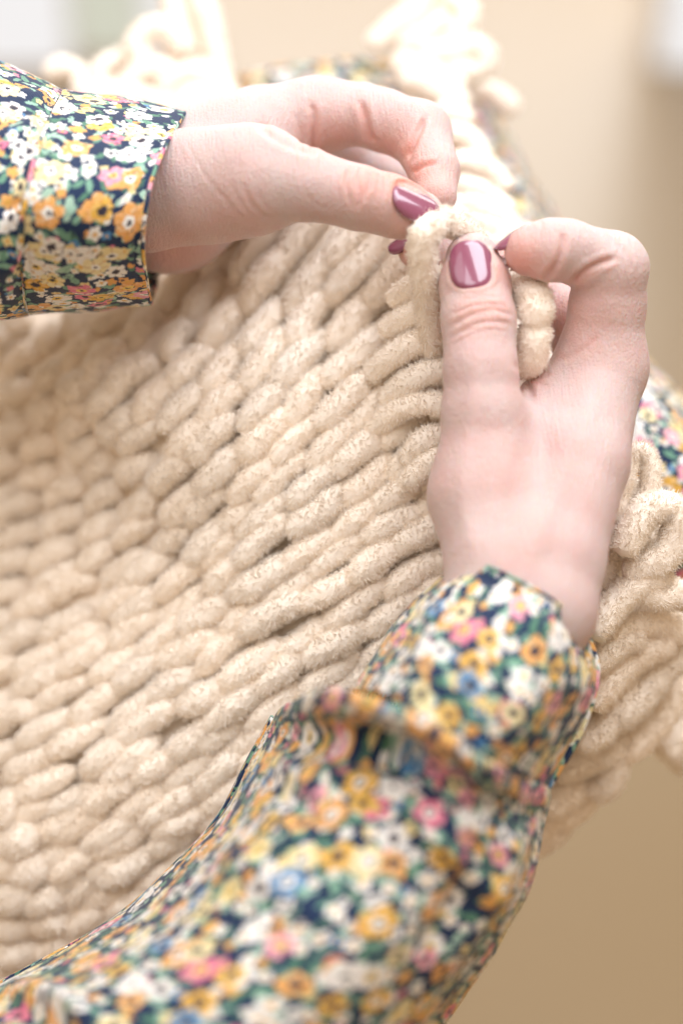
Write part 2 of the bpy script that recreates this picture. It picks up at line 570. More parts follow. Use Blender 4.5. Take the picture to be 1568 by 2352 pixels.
# shared stitch shapes (millimetres, long axis x, outside z)
STITCH = []
for k in range(12):
    t = np.linspace(-1, 1, 34)
    L, r0 = 17.0, 3.75
    bend = rng.normal(0, .7)
    x = t * L / 2
    y = bend * (1 - t ** 2) + .6 * np.sin(t * 2 + rng.random() * 6) * rng.random()
    z = -3.6 * np.abs(t) ** 2.6
    rad = r0 * (1 - .5 * np.abs(t) ** 5) * (1 + .05 * np.sin(t * 5 + k))
    v, f, nv_, nc = tuft_tube(np.stack([x, y, z], -1), rad, 100 + k)
    me = new_mesh('stitch', v * .001, f)
    me.polygons.foreach_set('use_smooth', [True] * nc + [False] * (len(f) - nc))
    me.materials.append(M_YARN)
    me.materials.append(M_PILE)
    me.polygons.foreach_set('material_index', [0] * nc + [1] * (len(f) - nc))
    STITCH.append(me)

ANG = tps([(200, 700, 42), (500, 600, 48), (800, 560, 42), (950, 620, 30), (700, 750, 47), (900, 850, 30), (980, 950, 22), (980, 1080, 30),
           (250, 900, 40), (500, 900, 42), (750, 950, 40), (80, 900, 30), (60, 1100, 24), (250, 1080, 34), (450, 1100, 38), (700, 1150, 36),
           (900, 1150, 26), (40, 1350, 13), (200, 1330, 28), (450, 1350, 33), (700, 1350, 32), (900, 1350, 30), (60, 1500, 22), (300, 1550, 30),
           (600, 1550, 31), (800, 1500, 29), (60, 1750, 27), (350, 1750, 29), (550, 1700, 28), (150, 1950, 25), (350, 1950, 20), (100, 2150, 15)], 20)
LEN = tps([(200, 700, 110), (600, 650, 165), (850, 650, 175), (700, 800, 170), (950, 900, 150), (300, 950, 125), (100, 1100, 115), (500, 1100, 140),
           (100, 1350, 125), (400, 1350, 142), (700, 1350, 155), (900, 1300, 155), (100, 1650, 150), (400, 1650, 160), (200, 1950, 150)], 20)

def put_stitch(px, py, ang, length, width, lift, parent=blanket, roll=0.0, tilt=0.0):
    c = surf(np.array(px), np.array(py), lift)
    a = math.radians(ang)
    e = 6.0
    gx_ = (surf(np.array(px + e), np.array(py), lift) - surf(np.array(px - e), np.array(py), lift)) / (2 * e)
    gy_ = (surf(np.array(px), np.array(py - e), lift) - surf(np.array(px), np.array(py + e), lift)) / (2 * e)
    tx = unit(gx_ * math.cos(a) + gy_ * math.sin(a))
    nz = unit(np.cross(gx_, gy_))
    if nz[2] < 0: nz = -nz
    nz = unit(nz - tx * (nz @ tx))
    ny = np.cross(nz, tx)
    R = Matrix((tx, ny, nz)).transposed()
    R = R @ Matrix.Rotation(roll, 3, 'X') @ Matrix.Rotation(tilt, 3, 'Y')
    o = bpy.data.objects.new('stitch', random.choice(STITCH))
    col.objects.link(o)
    Rw = (ROT @ R).to_4x4()
    s = (length * MM) / 17.0 * 1.06
    sw = (width * MM) / 7.5
    flip = random.choice((0, math.pi))
    o.matrix_world = Matrix.Identity(4)
    o.parent = parent
    o.location = Vector(W(c)) - parent.location
    o.rotation_euler = (Rw @ Matrix.Rotation(flip, 4, 'Z')).to_euler()
    o.scale = (s, sw, sw)
    return o

# stitches hidden by the hands and sleeves are left out
VIS = [(-70, 690), (60, 700), (330, 660), (420, 590), (560, 530), (640, 480), (760, 470), (900, 510), (960, 560), (1060, 600), (1075, 900),
       (1060, 1300), (1000, 1400), (900, 1520), (800, 1640), (700, 1700), (600, 1850), (500, 1990), (330, 2120), (200, 2180), (80, 2260), (-70, 2330)]
def field(x, y):
    a = math.radians(float(ANG(np.array([x]), np.array([y]))[0]))
    return math.cos(a), -math.sin(a)

# rows of stitches follow the lie of the yarn; seeds step across the rows, each row is walked both ways
count = 0
seeds = []
x, y = 250.0, 470.0
while y < 2330:
    seeds.append((x, y))
    dx, dy = field(x, y)
    p_ = np.interp(y, [500, 900, 1400, 2000], [64, 61, 58, 57])
    nx, ny = -dy, dx                             # down and to the right
    lean = np.interp(y, [500, 1100, 1500, 2300], [0, 0, .55, .75])
    x += (nx * (1 - lean) + .12 * lean) * p_
    y += (ny * (1 - lean) + 1.06 * lean) * p_
for si, (x0, y0) in enumerate(seeds):
    ph = (36 if si % 2 else -14) + random.gauss(0, 14)
    fx_, fy_ = field(x0, y0)
    for sgn in (1, -1):
        cx, cy = x0 + ph * fx_, y0 + ph * fy_
        first = True
        while -160 < cx < 1150 and 300 < cy < 2450:
            sp = float(LEN(np.array([cx]), np.array([cy]))[0]) * .86
            if not (first and sgn < 0):
                px, py = cx + random.gauss(0, 12), cy + random.gauss(0, 4.5)
                if inside(VIS, np.array(px), np.array(py)):
                    dx, dy = field(px, py)
                    an = math.degrees(math.atan2(-dy, dx)) + 7 + random.gauss(0, 4)
                    wd = np.interp(py, [500, 1000, 1500, 2000], [66, 63, 61, 60]) * random.uniform(.92, 1.12)
                    put_stitch(px, py, an, sp * random.uniform(1.14, 1.28), wd, random.gauss(-1.6, 1.1), roll=random.gauss(0, .12), tilt=random.gauss(.13, .05))
                    count += 1
            first = False
            for _ in range(6):
                dx, dy = field(cx, cy)
                cx += sgn * dx * sp / 6
                cy += sgn * dy * sp / 6
# small loop ends peeping out of the furrows
for _ in range(26):
    px, py = random.uniform(60, 960), random.uniform(620, 2050)
    if inside(VIS, np.array(px), np.array(py)):
        put_stitch(px, py, random.uniform(50, 110), 60, 46, -5.5)
        count += 1
for px, py, an, ln, wd, lf in [(12, 1862, 70, 100, 74, 3), (34, 1925, 20, 110, 80, 5), (10, 1985, -20, 120, 78, 4), (66, 2000, 35, 105, 78, 4), (95, 2062, 10, 115, 76, 3),
                               (28, 2065, 25, 120, 80, 6), (20, 2128, 5, 120, 76, 4), (115, 2120, 20, 110, 70, 2), (30, 2190, 12, 130, 74, 3), (125, 2180, 20, 110, 66, 1)]:
    put_stitch(px, py, an, ln, wd, lf)
    count += 1
print('stitches', count)

def strand(name, pts, r_grid, seed, parent=blanket, n=None, **kw):
    """a length of yarn through (grid x, grid y, depth) points"""
    v = D(np.asarray(pts, float))
    ln = np.linalg.norm(np.diff(v, axis=0), axis=1).sum()
    n = n or max(12, int(ln / .8))
    p = catmull(v, n)
    u = np.linspace(0, 1, n)
    rr = r_grid * MM * (1 - .25 * np.abs(2 * u - 1) ** 8) * (1 + .05 * np.sin(u * 9 + seed))
    vv, ff, nv_, nc = tuft_tube(p, rr, seed, **kw)
    o = place(name, vv, ff, M_YARN, parent)
    o.data.polygons.foreach_set('use_smooth', [True] * nc + [False] * (len(ff) - nc))
    o.data.materials.append(M_PILE)
    o.data.polygons.foreach_set('material_index', [0] * nc + [1] * (len(ff) - nc))
    return o

def T6(l, ws): return [(1148 + .4394 * x, 919 + .4394 * y, w) for (x, y), w in zip(l, ws)]
def T7(l, w): return [(57.4 + .3662 * x, .3662 * y, w) for (x, y) in l]
def T8(l, w): return [(746.4 + .3662 * x, .3662 * y, w) for (x, y) in l]
lin = lambda a, b, n: np.linspace(a, b, n)

# edge of the blanket to the right of the hand
E = [([(600, 640), (640, 450), (690, 290), (765, 300), (785, 430), (730, 570), (690, 660)], 0, -6, 44),
     ([(500, 1120), (545, 960), (580, 800), (620, 600)], -8, -10, 46),
     ([(640, 800), (700, 660), (780, 570), (890, 560), (930, 660), (880, 790), (770, 870), (650, 900)], 4, -4, 66),
     ([(480, 1230), (570, 1100), (680, 990), (800, 930), (870, 900)], 2, -8, 64),
     ([(740, 990), (830, 1030), (920, 1010), (1010, 1060)], -4, -12, 62),
     ([(560, 1240), (680, 1170), (800, 1150), (900, 1190), (1000, 1180)], -10, -24, 66),
     ([(440, 1420), (540, 1330), (640, 1260), (740, 1240)], -8, -14, 62),
     ([(470, 1600), (560, 1470), (660, 1370), (790, 1290), (880, 1250)], -14, -22, 72),
     ([(560, 1680), (700, 1560), (820, 1420), (930, 1310), (1010, 1280)], -24, -34, 84),
     ([(390, 1790), (500, 1740), (590, 1640), (640, 1520), (660, 1420)], -22, -26, 72),
     ([(600, 1830), (720, 1760), (820, 1650), (890, 1520), (960, 1420)], -40, -52, 84),
     ([(850, 1860), (940, 1760), (1020, 1640)], -66, -72, 80),
     ([(900, 1900), (1000, 1820), (1060, 1740)], -74, -80, 80),
     ([(290, 1960), (400, 1890), (500, 1850), (580, 1880), (560, 1990), (470, 2040)], -34, -44, 76),
     ([(200, 2140), (320, 2070), (430, 2010), (540, 1960)], -36, -50, 74),
     ([(110, 2280), (220, 2210), (340, 2150), (460, 2060)], -42, -56, 74),
     ([(60, 2380), (150, 2330), (250, 2260), (330, 2190)], -46, -56, 70),
     ([(500, 1880), (600, 1800), (700, 1700)], -34, -44, 70),
     ([(520, 900), (600, 760), (680, 560), (700, 420)], -22, -24, 70), ([(640, 700), (760, 700), (860, 700)], -16, -20, 66),
     ([(560, 1080), (660, 1060), (760, 1060), (880, 1100)], -22, -28, 74), ([(500, 1380), (620, 1330), (760, 1340), (900, 1360)], -34, -44, 80),
     ([(480, 1560), (620, 1540), (760, 1480), (900, 1440)], -40, -52, 84), ([(420, 1760), (560, 1720), (700, 1660), (840, 1560)], -48, -60, 84),
     ([(300, 2080), (420, 1980), (540, 1900)], -56, -60, 80), ([(180, 2260), (300, 2160), (420, 2080)], -60, -64, 76)]
for i, (l, w0, w1, r) in enumerate(E):
    strand('edge_loop', T6(l, lin(w0, w1, len(l))), r * .4394 * 1.22, 300 + i)

# loose loops standing along the far edge
F7 = [([(905, -80), (950, 100), (1010, 260), (1060, 400)], -168, 80), ([(1060, -90), (1150, 130), (1190, 330), (1220, 520)], -165, 78),
      ([(1020, 330), (900, 190), (770, 190), (700, 290), (760, 410)], -160, 80), ([(430, 520), (520, 410), (660, 360), (800, 410)], -165, 74),
      ([(600, 580), (720, 460), (860, 440), (960, 540)], -155, 76), ([(860, 580), (980, 470), (1140, 470), (1250, 570), (1300, 680)], -150, 78),
      ([(940, 660), (1080, 600), (1220, 660)], -142, 74), ([(140, 480), (240, 420), (350, 470), (420, 560)], -175, 64),
      ([(330, 620), (560, 600), (800, 640), (960, 700)], -150, 84), ([(780, 760), (980, 720), (1240, 720)], -135, 84),
      ([(300, 540), (420, 560), (560, 520)], -165, 76), ([(760, 420), (880, 400), (1000, 380), (1100, 420)], -168, 80)]
for i, (l, w, r) in enumerate(F7):
    strand('fringe_loop', T7(l, w), r * .3662 * 1.3, 400 + i, tufts_mm2=1.5, nr=20)
F8 = [([(300, 300), (420, 190), (560, 80), (700, -30)], -165, 84), ([(700, -40), (840, 20), (880, 120), (800, 230), (660, 320)], -160, 84),
      ([(480, 330), (620, 220), (760, 100)], -158, 84), ([(600, 350), (780, 330), (940, 300), (1000, 370), (930, 450), (760, 430)], -148, 84),
      ([(420, 420), (560, 430), (720, 500), (860, 580)], -138, 92), ([(480, 480), (640, 540), (780, 620), (880, 690)], -122, 88),
      ([(700, 700), (820, 720), (900, 790)], -105, 74), ([(740, 830), (870, 850), (960, 950), (1010, 1060)], -88, 66),
      ([(780, 1020), (930, 1020), (1060, 1090), (1140, 1200)], -74, 66), ([(780, 1150), (940, 1190), (1070, 1260), (1150, 1350)], -64, 64),
      ([(800, 1280), (960, 1300), (1100, 1370), (1190, 1450)], -54, 66), ([(860, 1400), (1000, 1420), (1130, 1470), (1300, 1480)], -44, 64),
      ([(900, 560), (1010, 570), (1120, 640), (1190, 700)], -175, 74), ([(860, 1540), (1000, 1540), (1150, 1560)], -40, 64),
      ([(700, 900), (800, 980), (850, 1100)], -95, 70), ([(760, 1080), (840, 1180), (860, 1300)], -80, 66)]
for i, (l, w, r) in enumerate(F8):
    strand('fringe_loop', T8(l, w), r * .3662 * 1.25, 430 + i, tufts_mm2=2.0, nr=22)

# stitches on the working edge and the yarn held between thumbs and fingers
K = [([(900, 690, -14), (960, 650, -6), (1010, 640, -4), (1050, 660, -8)], 33), ([(880, 760, -15), (960, 715, -6), (1030, 705, -4), (1060, 730, -9)], 32),
     ([(850, 860, -17), (930, 800, -8), (1010, 770, -6), (1060, 800, -10)], 33), ([(880, 920, -16), (960, 865, -7), (1030, 850, -8), (1070, 880, -10)], 33),
     ([(850, 990, -18), (930, 935, -9), (1010, 930, -7), (1060, 960, -12)], 32), ([(930, 1110, -8), (990, 1060, -5), (1040, 1050, -8)], 32),
     ([(930, 1060, -10), (975, 1010, -6), (1040, 1000, -9)], 31)]
for i, (l, r) in enumerate(K):
    strand('edge_loop', l, r * .86, 500 + i, tufts_mm2=4.2)
strand('working_loop', [(990, 810, -8), (982, 710, 4), (973, 630, 15), (969, 562, 22), (980, 524, 23), (1010, 508, 16), (1046, 514, 13), (1082, 544, 8), (1106, 595, 2), (1120, 650, -3)],
       30, 520, tufts_mm2=4.0, nr=30, tl=1.9, tw=.18)
strand('yarn_tail', [(1120, 640, -2), (1180, 660, 6), (1222, 676, 14), (1228, 708, 17), (1222, 732, 15)], 38, 521, tufts_mm2=4.0, nr=30, tl=1.9, tw=.18)
strand('yarn_tail', [(1224, 744, 13), (1226, 778, 15), (1220, 815, 12), (1210, 850, 4)], 34, 522, tufts_mm2=4.0, nr=30, tl=1.9, tw=.18)

# ------------------------------------------------------------------ person: hands sculpted as one continuous skin each
def rc(P, a, b, ra, rb):
    """distance to a tapered capsule"""
    ba = b - a
    pa = P - a
    t = np.clip(pa @ ba / (ba @ ba), 0, 1)
    pa -= t[:, None] * ba
    return np.sqrt(np.einsum('ij,ij->i', pa, pa)) - (ra + (rb - ra) * t)

def smin(a, b, k):
    h = np.maximum(k - np.abs(a - b), 0) / k
    return np.minimum(a, b) - h * h * k * .25

def chain(P, pts, k=2.0):
    q = [(D(np.array(p[:3], float)), p[3] * MM) for p in pts]
    d = None
    for (a, ra), (b, rb) in zip(q[:-1], q[1:]):
        e = rc(P, a, b, ra, rb)
        d = e if d is None else smin(d, e, k)
    return d

def hand_sdf(spec):
    def f(P):
        palm = None
        for c in spec['palm']:
            e = chain(P, c, 3.0)
            palm = e if palm is None else smin(palm, e, 9.0)
        out = None
        for c, k in spec['fingers']:
            e = smin(palm, chain(P, c, 2.2), k)
            out = e if out is None else smin(out, e, .9)
        return out
    return f

TET = np.array([(1, -1, -1), (-1, -1, 1), (-1, 1, -1), (1, 1, 1)], float)
def grad(f, P, e=.15):
    g = 0
    for k in TET:
        g = g + k * f(P + k * e)[:, None]
    return g / (4 * e)

def project(f, P, it=3):
    for _ in range(it):
        g = grad(f, P)
        d = f(P)
        P = P - np.clip(d, -.8, .8)[:, None] * g / np.maximum((g * g).sum(-1, keepdims=True), .2)
    return P

def nets(f, lo, hi, h):
    ax = [np.arange(a, b + h, h) for a, b in zip(lo, hi)]
    sh = [len(a) for a in ax]
    # coarse pass first, then only the cells near the skin
    cx_ = [a[::3] if (len(a) - 1) % 3 == 0 else np.r_[a[::3], a[-1]] for a in ax]
    C = np.stack(np.meshgrid(*cx_, indexing='ij'), -1)
    Fc = f(C.reshape(-1, 3)).reshape(C.shape[:3])
    ii = [np.minimum((np.arange(n) + 1) // 3, len(c) - 1) for n, c in zip(sh, cx_)]
    F = Fc[np.ix_(*ii)].copy()
    near = np.argwhere(np.abs(F) < h * 4.2)
    P = np.stack([ax[k][near[:, k]] for k in range(3)], -1)
    F[near[:, 0], near[:, 1], near[:, 2]] = np.concatenate([f(c) for c in np.array_split(P, max(1, len(P) // 60000))])
    S = F < 0
    c = np.zeros([s - 1 for s in sh], int)
    for dx in (0, 1):
        for dy in (0, 1):
            for dz in (0, 1):
                c += S[dx:sh[0] - 1 + dx, dy:sh[1] - 1 + dy, dz:sh[2] - 1 + dz]
    mix = (c > 0) & (c < 8)
    vid = np.full(mix.shape, -1)
    I = np.argwhere(mix)
    vid[mix] = np.arange(len(I))
    V = np.stack([ax[k][I[:, k]] + h / 2 for k in range(3)], -1)
    faces = []
    for a in range(3):
        b, d = (a + 1) % 3, (a + 2) % 3
        s0 = [slice(None)] * 3; s1 = [slice(None)] * 3
        s0[a] = slice(0, -1); s1[a] = slice(1, None)
        E_ = S[tuple(s0)] != S[tuple(s1)]
        J = np.argwhere(E_)
        J = J[(J[:, b] > 0) & (J[:, d] > 0) & (J[:, b] < sh[b] - 1) & (J[:, d] < sh[d] - 1)]
        def cell(ob, od):
            K_ = J.copy(); K_[:, b] -= ob; K_[:, d] -= od
            return vid[K_[:, 0], K_[:, 1], K_[:, 2]]
        Q = np.stack([cell(1, 1), cell(0, 1), cell(0, 0), cell(1, 0)], -1)
        pos = S[J[:, 0], J[:, 1], J[:, 2]]
        Q[~pos] = Q[~pos][:, ::-1]
        faces.append(Q)
    return V, np.vstack(faces)

def subdiv(V, Q):
    n = len(V)
    e = np.concatenate([Q[:, [0, 1]], Q[:, [1, 2]], Q[:, [2, 3]], Q[:, [3, 0]]])
    es = np.sort(e, 1)
    u, inv = np.unique(es, axis=0, return_inverse=True)
    inv = inv.ravel()
    em = V[u].mean(1)
    fc = V[Q].mean(1)
    m = len(Q)
    ei = n + inv.reshape(4, m)
    ci = n + len(u) + np.arange(m)
    out = np.concatenate([np.stack([Q[:, i], ei[i], ci, ei[i - 1]], -1) for i in range(4)])
    return np.vstack([V, em, fc]), out

def polydist(x, y, line, reach=90.0):
    """distance in grid units from points to a drawn line, plus where along it"""
    pts = catmull(np.array(line, float), 20)
    best = np.full(len(x), 1e9); along = np.zeros(len(x))
    lo, hi = pts.min(0) - reach, pts.max(0) + reach
    near = np.flatnonzero((x > lo[0]) & (x < hi[0]) & (y > lo[1]) & (y < hi[1]))
    P = np.stack([x[near], y[near]], -1)
    B = np.full(len(near), 1e9); A = np.zeros(len(near))
    for i in range(len(pts) - 1):
        ba = pts[i + 1] - pts[i]
        t = np.clip(((P - pts[i]) @ ba) / (ba @ ba + 1e-9), 0, 1)
        e = P - pts[i] - t[:, None] * ba
        d = np.sqrt((e * e).sum(1))
        m = d < B
        B[m] = d[m]; A[m] = (i + t[m]) / (len(pts) - 1)
    best[near] = B; along[near] = A
    return best, along

def build_hand(name, spec, person, label):
    f = hand_sdf(spec)
    allp = [p for c in spec['palm'] for p in c] + [p for c, _ in spec['fingers'] for p in c]
    q = np.array([D(np.array(p[:3], float)) for p in allp])
    r = np.array([p[3] * MM for p in allp])[:, None]
    lo, hi = (q - r).min(0) - 3, (q + r).max(0) + 3
    V, Q = nets(f, lo, hi, 1.05)
    V = project(f, V, 3)
    V, Q = subdiv(V, Q)
    V = project(f, V, 1)
    nrm = unit(grad(f, V, .3))
    x, y = invD(V)
    front = np.clip(nrm[:, 2] * 3, 0, 1)
    flush = np.zeros(len(V))
    disp = np.zeros(len(V))
    near = V[:, 2] > -30
    for line, depth, sig, fl in spec['creases']:
        d, al = polydist(x, y, line)
        fade = np.clip(np.minimum(al, 1 - al) * 6 + .25, 0, 1)
        g_ = np.exp(-(d / sig) ** 2) * fade * front * near
        disp -= depth * g_
        disp += depth * .30 * np.exp(-((d - 2.2 * sig) / (1.2 * sig)) ** 2) * fade * front * near
        flush += .45 * fl * np.exp(-(d / (sig * 1.6)) ** 2) * fade * front * near
    for (cx, cy, rad, amt, bump) in spec['pads']:
        g_ = np.exp(-((x - cx) ** 2 + (y - cy) ** 2) / rad ** 2) * np.clip(nrm[:, 2] + .5, 0, 1) * near
        flush += amt * g_
        disp += bump * g_
    disp += .10 * vnoise(V / 5.0) + .22 * vnoise(V / 14.0 + 7)
    for nl in spec['nails']:                      # seat each nail on the skin it grows from
        dr = np.array([0, 0, 1.0]) if nl['n'][2] > .3 else nl['n']
        c = nl['c'] + dr * 14
        for _ in range(200):
            v_ = f(c[None])[0]
            if v_ < .01: break
            c = c - dr * min(max(v_ * .6, .02), 1)
        nl['c'] = c
    for nl in spec['nails']:                      # raise the skin fold that frames each nail
        s, t, dd = nail_coords(nl, V)
        rr = (np.abs(s) ** 2.6 + np.abs(t) ** 2.6) ** (1 / 2.6)
        side = np.clip(nrm @ nl['n'], 0, 1) * np.exp(-(np.abs(dd) / 6) ** 4)
        fold = np.exp(-((rr - 1.10) / .09) ** 2) * side * np.clip(.55 - t * .8, 0, 1)
        disp += .55 * fold
        disp -= .55 * np.clip(1.03 - rr, 0, .12) / .12 * side
        flush += .25 * np.exp(-((rr - 1.05) / .07) ** 2) * side
    V = V + nrm * disp[:, None]
    o = place(name, V, Q.tolist(), M_SKIN, person, attrs={'flush': np.clip(flush, 0, .85)})
    if label: o['label'] = label
    for nl in spec['nails']:
        make_nail(nl, f, o)
    return o

def nail(c, right, up, n, w, l, name, bulge=.35, lift=0.0):
    """nail plate: centre (grid, depth), view-axes frame, width and length in mm"""
    n = unit(np.array(n, float)); up = np.array(up, float)
    up = unit(up - n * (up @ n)); right = np.cross(up, n)
    return dict(c=D(np.array(c, float)), r=right, u=up, n=n, w=w, l=l, name=name, bulge=bulge, lift=lift)

def nail_coords(nl, P):
    d = P - nl['c']
    return d @ nl['r'] / (nl['w'] / 2), d @ nl['u'] / (nl['l'] / 2), d @ nl['n']

def make_nail(nl, f, hand):
    m = 25
    s, t = np.meshgrid(np.linspace(-1, 1, m), np.linspace(-1, 1, m), indexing='ij')
    # square grid pressed into a squoval
    ex = 2.9
    mx = np.maximum(np.abs(s), np.abs(t))
    nn = (np.abs(s) ** ex + np.abs(t) ** ex) ** (1 / ex)
    k = np.where(nn > 0, mx / np.maximum(nn, 1e-6), 1)
    s2, t2 = s * k, t * k
    s2 = s2 * (1 - .10 * t2 ** 2 * (t2 > 0) - .05 * (t2 < 0) * t2 ** 2)
    P = nl['c'] + nl['r'] * (s2 * nl['w'] / 2)[..., None] + nl['u'] * (t2 * nl['l'] / 2)[..., None]
    # height of the finger along the middle of the nail, straightened
    tl = np.linspace(-1, .35, 12)
    C = nl['c'] + nl['u'] * (tl * nl['l'] / 2)[:, None] + nl['n'] * 8
    for _ in range(40):
        C = C - nl['n'] * np.clip(f(C) * .7, -1, 1)[:, None]
    k1, k0 = np.polyfit(tl, (C - nl['c']) @ nl['n'], 1)
    Rn = nl['w'] * .72
    hgt = k0 + k1 * t2 - .028 * nl['l'] * t2 ** 2 - (Rn - np.sqrt(Rn ** 2 - (s2 * nl['w'] / 2) ** 2)) + nl['lift']
    prof = nl['bulge'] * np.clip((1.0 - mx) * 6, 0, 1) ** .5 + .12
    top = nl['c'] + nl['r'] * (s2 * nl['w'] / 2)[..., None] + nl['u'] * (t2 * nl['l'] / 2)[..., None] + nl['n'] * (hgt + prof)[..., None]
    bot = top - nl['n'] * (prof + .75)[..., None]
    V = np.vstack([top.reshape(-1, 3), bot.reshape(-1, 3)])
    faces = []
    n0 = m * m
    for i in range(m - 1):
        for j in range(m - 1):
            a = i * m + j
            faces.append((a, a + m, a + m + 1, a + 1))
            faces.append((n0 + a, n0 + a + 1, n0 + a + m + 1, n0 + a + m))
    rim = [i * m for i in range(m)] + [(m - 1) * m + j for j in range(1, m)] + [i * m + m - 1 for i in range(m - 2, -1, -1)] + list(range(m - 2, 0, -1))
    for a, b in zip(rim, rim[1:] + rim[:1]):
        faces.append((b, a, n0 + a, n0 + b))
    # make all faces look outward
    o = place(nl['name'], V, faces, M_POLISH, hand)
    import bmesh
    bm = bmesh.new(); bm.from_mesh(o.data)
    bmesh.ops.recalc_face_normals(bm, faces=bm.faces)
    bm.to_mesh(o.data); bm.free()
    o.data.polygons.foreach_set('use_smooth', [True] * len(o.data.polygons))
    return o

RIGHT = dict(
    palm=[[(1040, 1620, 40, 105), (1140, 1400, 40, 112), (1150, 1300, 36, 112), (1110, 1150, 27, 112)],
          [(1090, 1620, 36, 105), (1235, 1400, 38, 118), (1262, 1290, 32, 112), (1330, 1060, 18, 104), (1378, 850, 3, 94)],
          [(1090, 1620, 26, 100), (1260, 1390, 16, 100), (1280, 1290, 10, 96), (1340, 1060, -6, 98), (1385, 870, -22, 84)],
          [(1250, 1350, -6, 90), (1300, 1100, -30, 92), (1370, 920, -44, 76)],
          [(1230, 1330, -16, 84), (1270, 1120, -46, 80), (1330, 980, -60, 66)],
          [(1150, 1150, 14, 108), (1210, 1010, 10, 92), (1260, 930, 2, 74)],
          [(1160, 1220, 0, 100), (1230, 1060, -14, 96)]],
    fingers=[([(1112, 1120, 26, 104), (1106, 950, 25, 88), (1102, 850, 24, 80), (1098, 735, 20, 80), (1090, 650, 16, 77), (1084, 596, 12, 60)], 9.0),
             ([(1376, 845, 3, 96), (1394, 700, 8, 84), (1404, 616, 12, 80), (1300, 574, 18, 66), (1262, 574, 20, 67), (1216, 574, 20, 58)], 7.0),
             ([(1390, 860, -22, 86), (1292, 722, -16, 66), (1130, 612, -13, 58), (1040, 588, -13, 54), (958, 572, -12, 46)], 5.0),
             ([(1372, 920, -44, 74), (1290, 800, -52, 58), (1200, 760, -62, 52), (1190, 830, -66, 46)], 5.0),
             ([(1330, 980, -60, 64), (1270, 890, -70, 50), (1200, 870, -76, 44), (1195, 930, -76, 40)], 5.0)],
    creases=[([(1040, 722), (1090, 702), (1140, 700), (1165, 705)], .38, 5, .22), ([(1030, 752), (1080, 724), (1130, 712), (1172, 722)], .5, 6, .30),
             ([(1036, 775), (1090, 745), (1140, 738), (1172, 745)], .36, 5, .22), ([(1060, 690), (1100, 682), (1145, 684)], .22, 4, .14), ([(1045, 708), (1085, 690), (1120, 690)], .2, 3.2, .1), ([(1075, 738), (1115, 726), (1150, 728)], .22, 3.2, .1), ([(1040, 792), (1085, 768), (1130, 760)], .2, 3.5, .1), ([(1060, 762), (1110, 756), (1160, 762)], .18, 3.2, .08), ([(1420, 560), (1440, 590), (1452, 625)], .2, 5, .1), ([(1440, 550), (1462, 585), (1470, 620)], .18, 5, .08), ([(1400, 545), (1420, 575), (1430, 610)], .16, 5, .06),
             ([(1312, 652), (1335, 630), (1370, 608), (1412, 592)], 1.1, 7, .55), ([(1322, 668), (1345, 640), (1380, 618)], .3, 5, .2),
             ([(1252, 640), (1278, 605), (1292, 560), (1290, 535)], .9, 7, .45), ([(1238, 545), (1244, 520), (1240, 508)], .25, 5, .2),
             ([(1182, 830), (1203, 862), (1216, 892), (1222, 915)], .8, 8, .22), ([(1212, 865), (1240, 868), (1265, 858)], .4, 6, .2),
             ([(1275, 828), (1310, 818), (1350, 795), (1372, 772)], .3, 7, .22), ([(1225, 880), (1255, 885)], .3, 5, .2), ([(1215, 1290), (1285, 1090), (1380, 870)], -.55, 24, 0), ([(1085, 1270), (1062, 1110), (1088, 940), (1098, 810)], -.45, 22, 0), ([(1150, 1290), (1180, 1150), (1215, 1010)], .45, 30, .05),
             ],
    pads=[(1200, 600, 55, .36, 0), (1410, 700, 70, .14, .2), (1355, 800, 60, .12, 0), (1215, 860, 45, .22, 0), (1150, 1060, 90, .12, 0), (1200, 1240, 90, .16, 0),
          (1010, 1090, 80, .05, .4), (1100, 720, 80, .10, .3), (930, 580, 60, .40, 0), (1120, 600, 120, .12, 0), (1290, 720, 60, .25, 0), (1330, 1090, 80, .10, .5), (1455, 830, 60, .06, .9)],
    nails=[nail((1083, 604, 26), (1, 0, 0), (-.08, 1, -.20), (-.01, .20, 1), 12.4, 15.0, 'thumbnail', .5, .22),
           nail((1182, 556, 18), (0, 1, 0), (-1, -.62, .0), (-.58, .80, .12), 10.4, 11.5, 'fingernail'),
           nail((925, 540, -10), (0, 1, 0), (-1, .05, .0), (-.25, .9, .42), 9.6, 10.5, 'fingernail')],
)

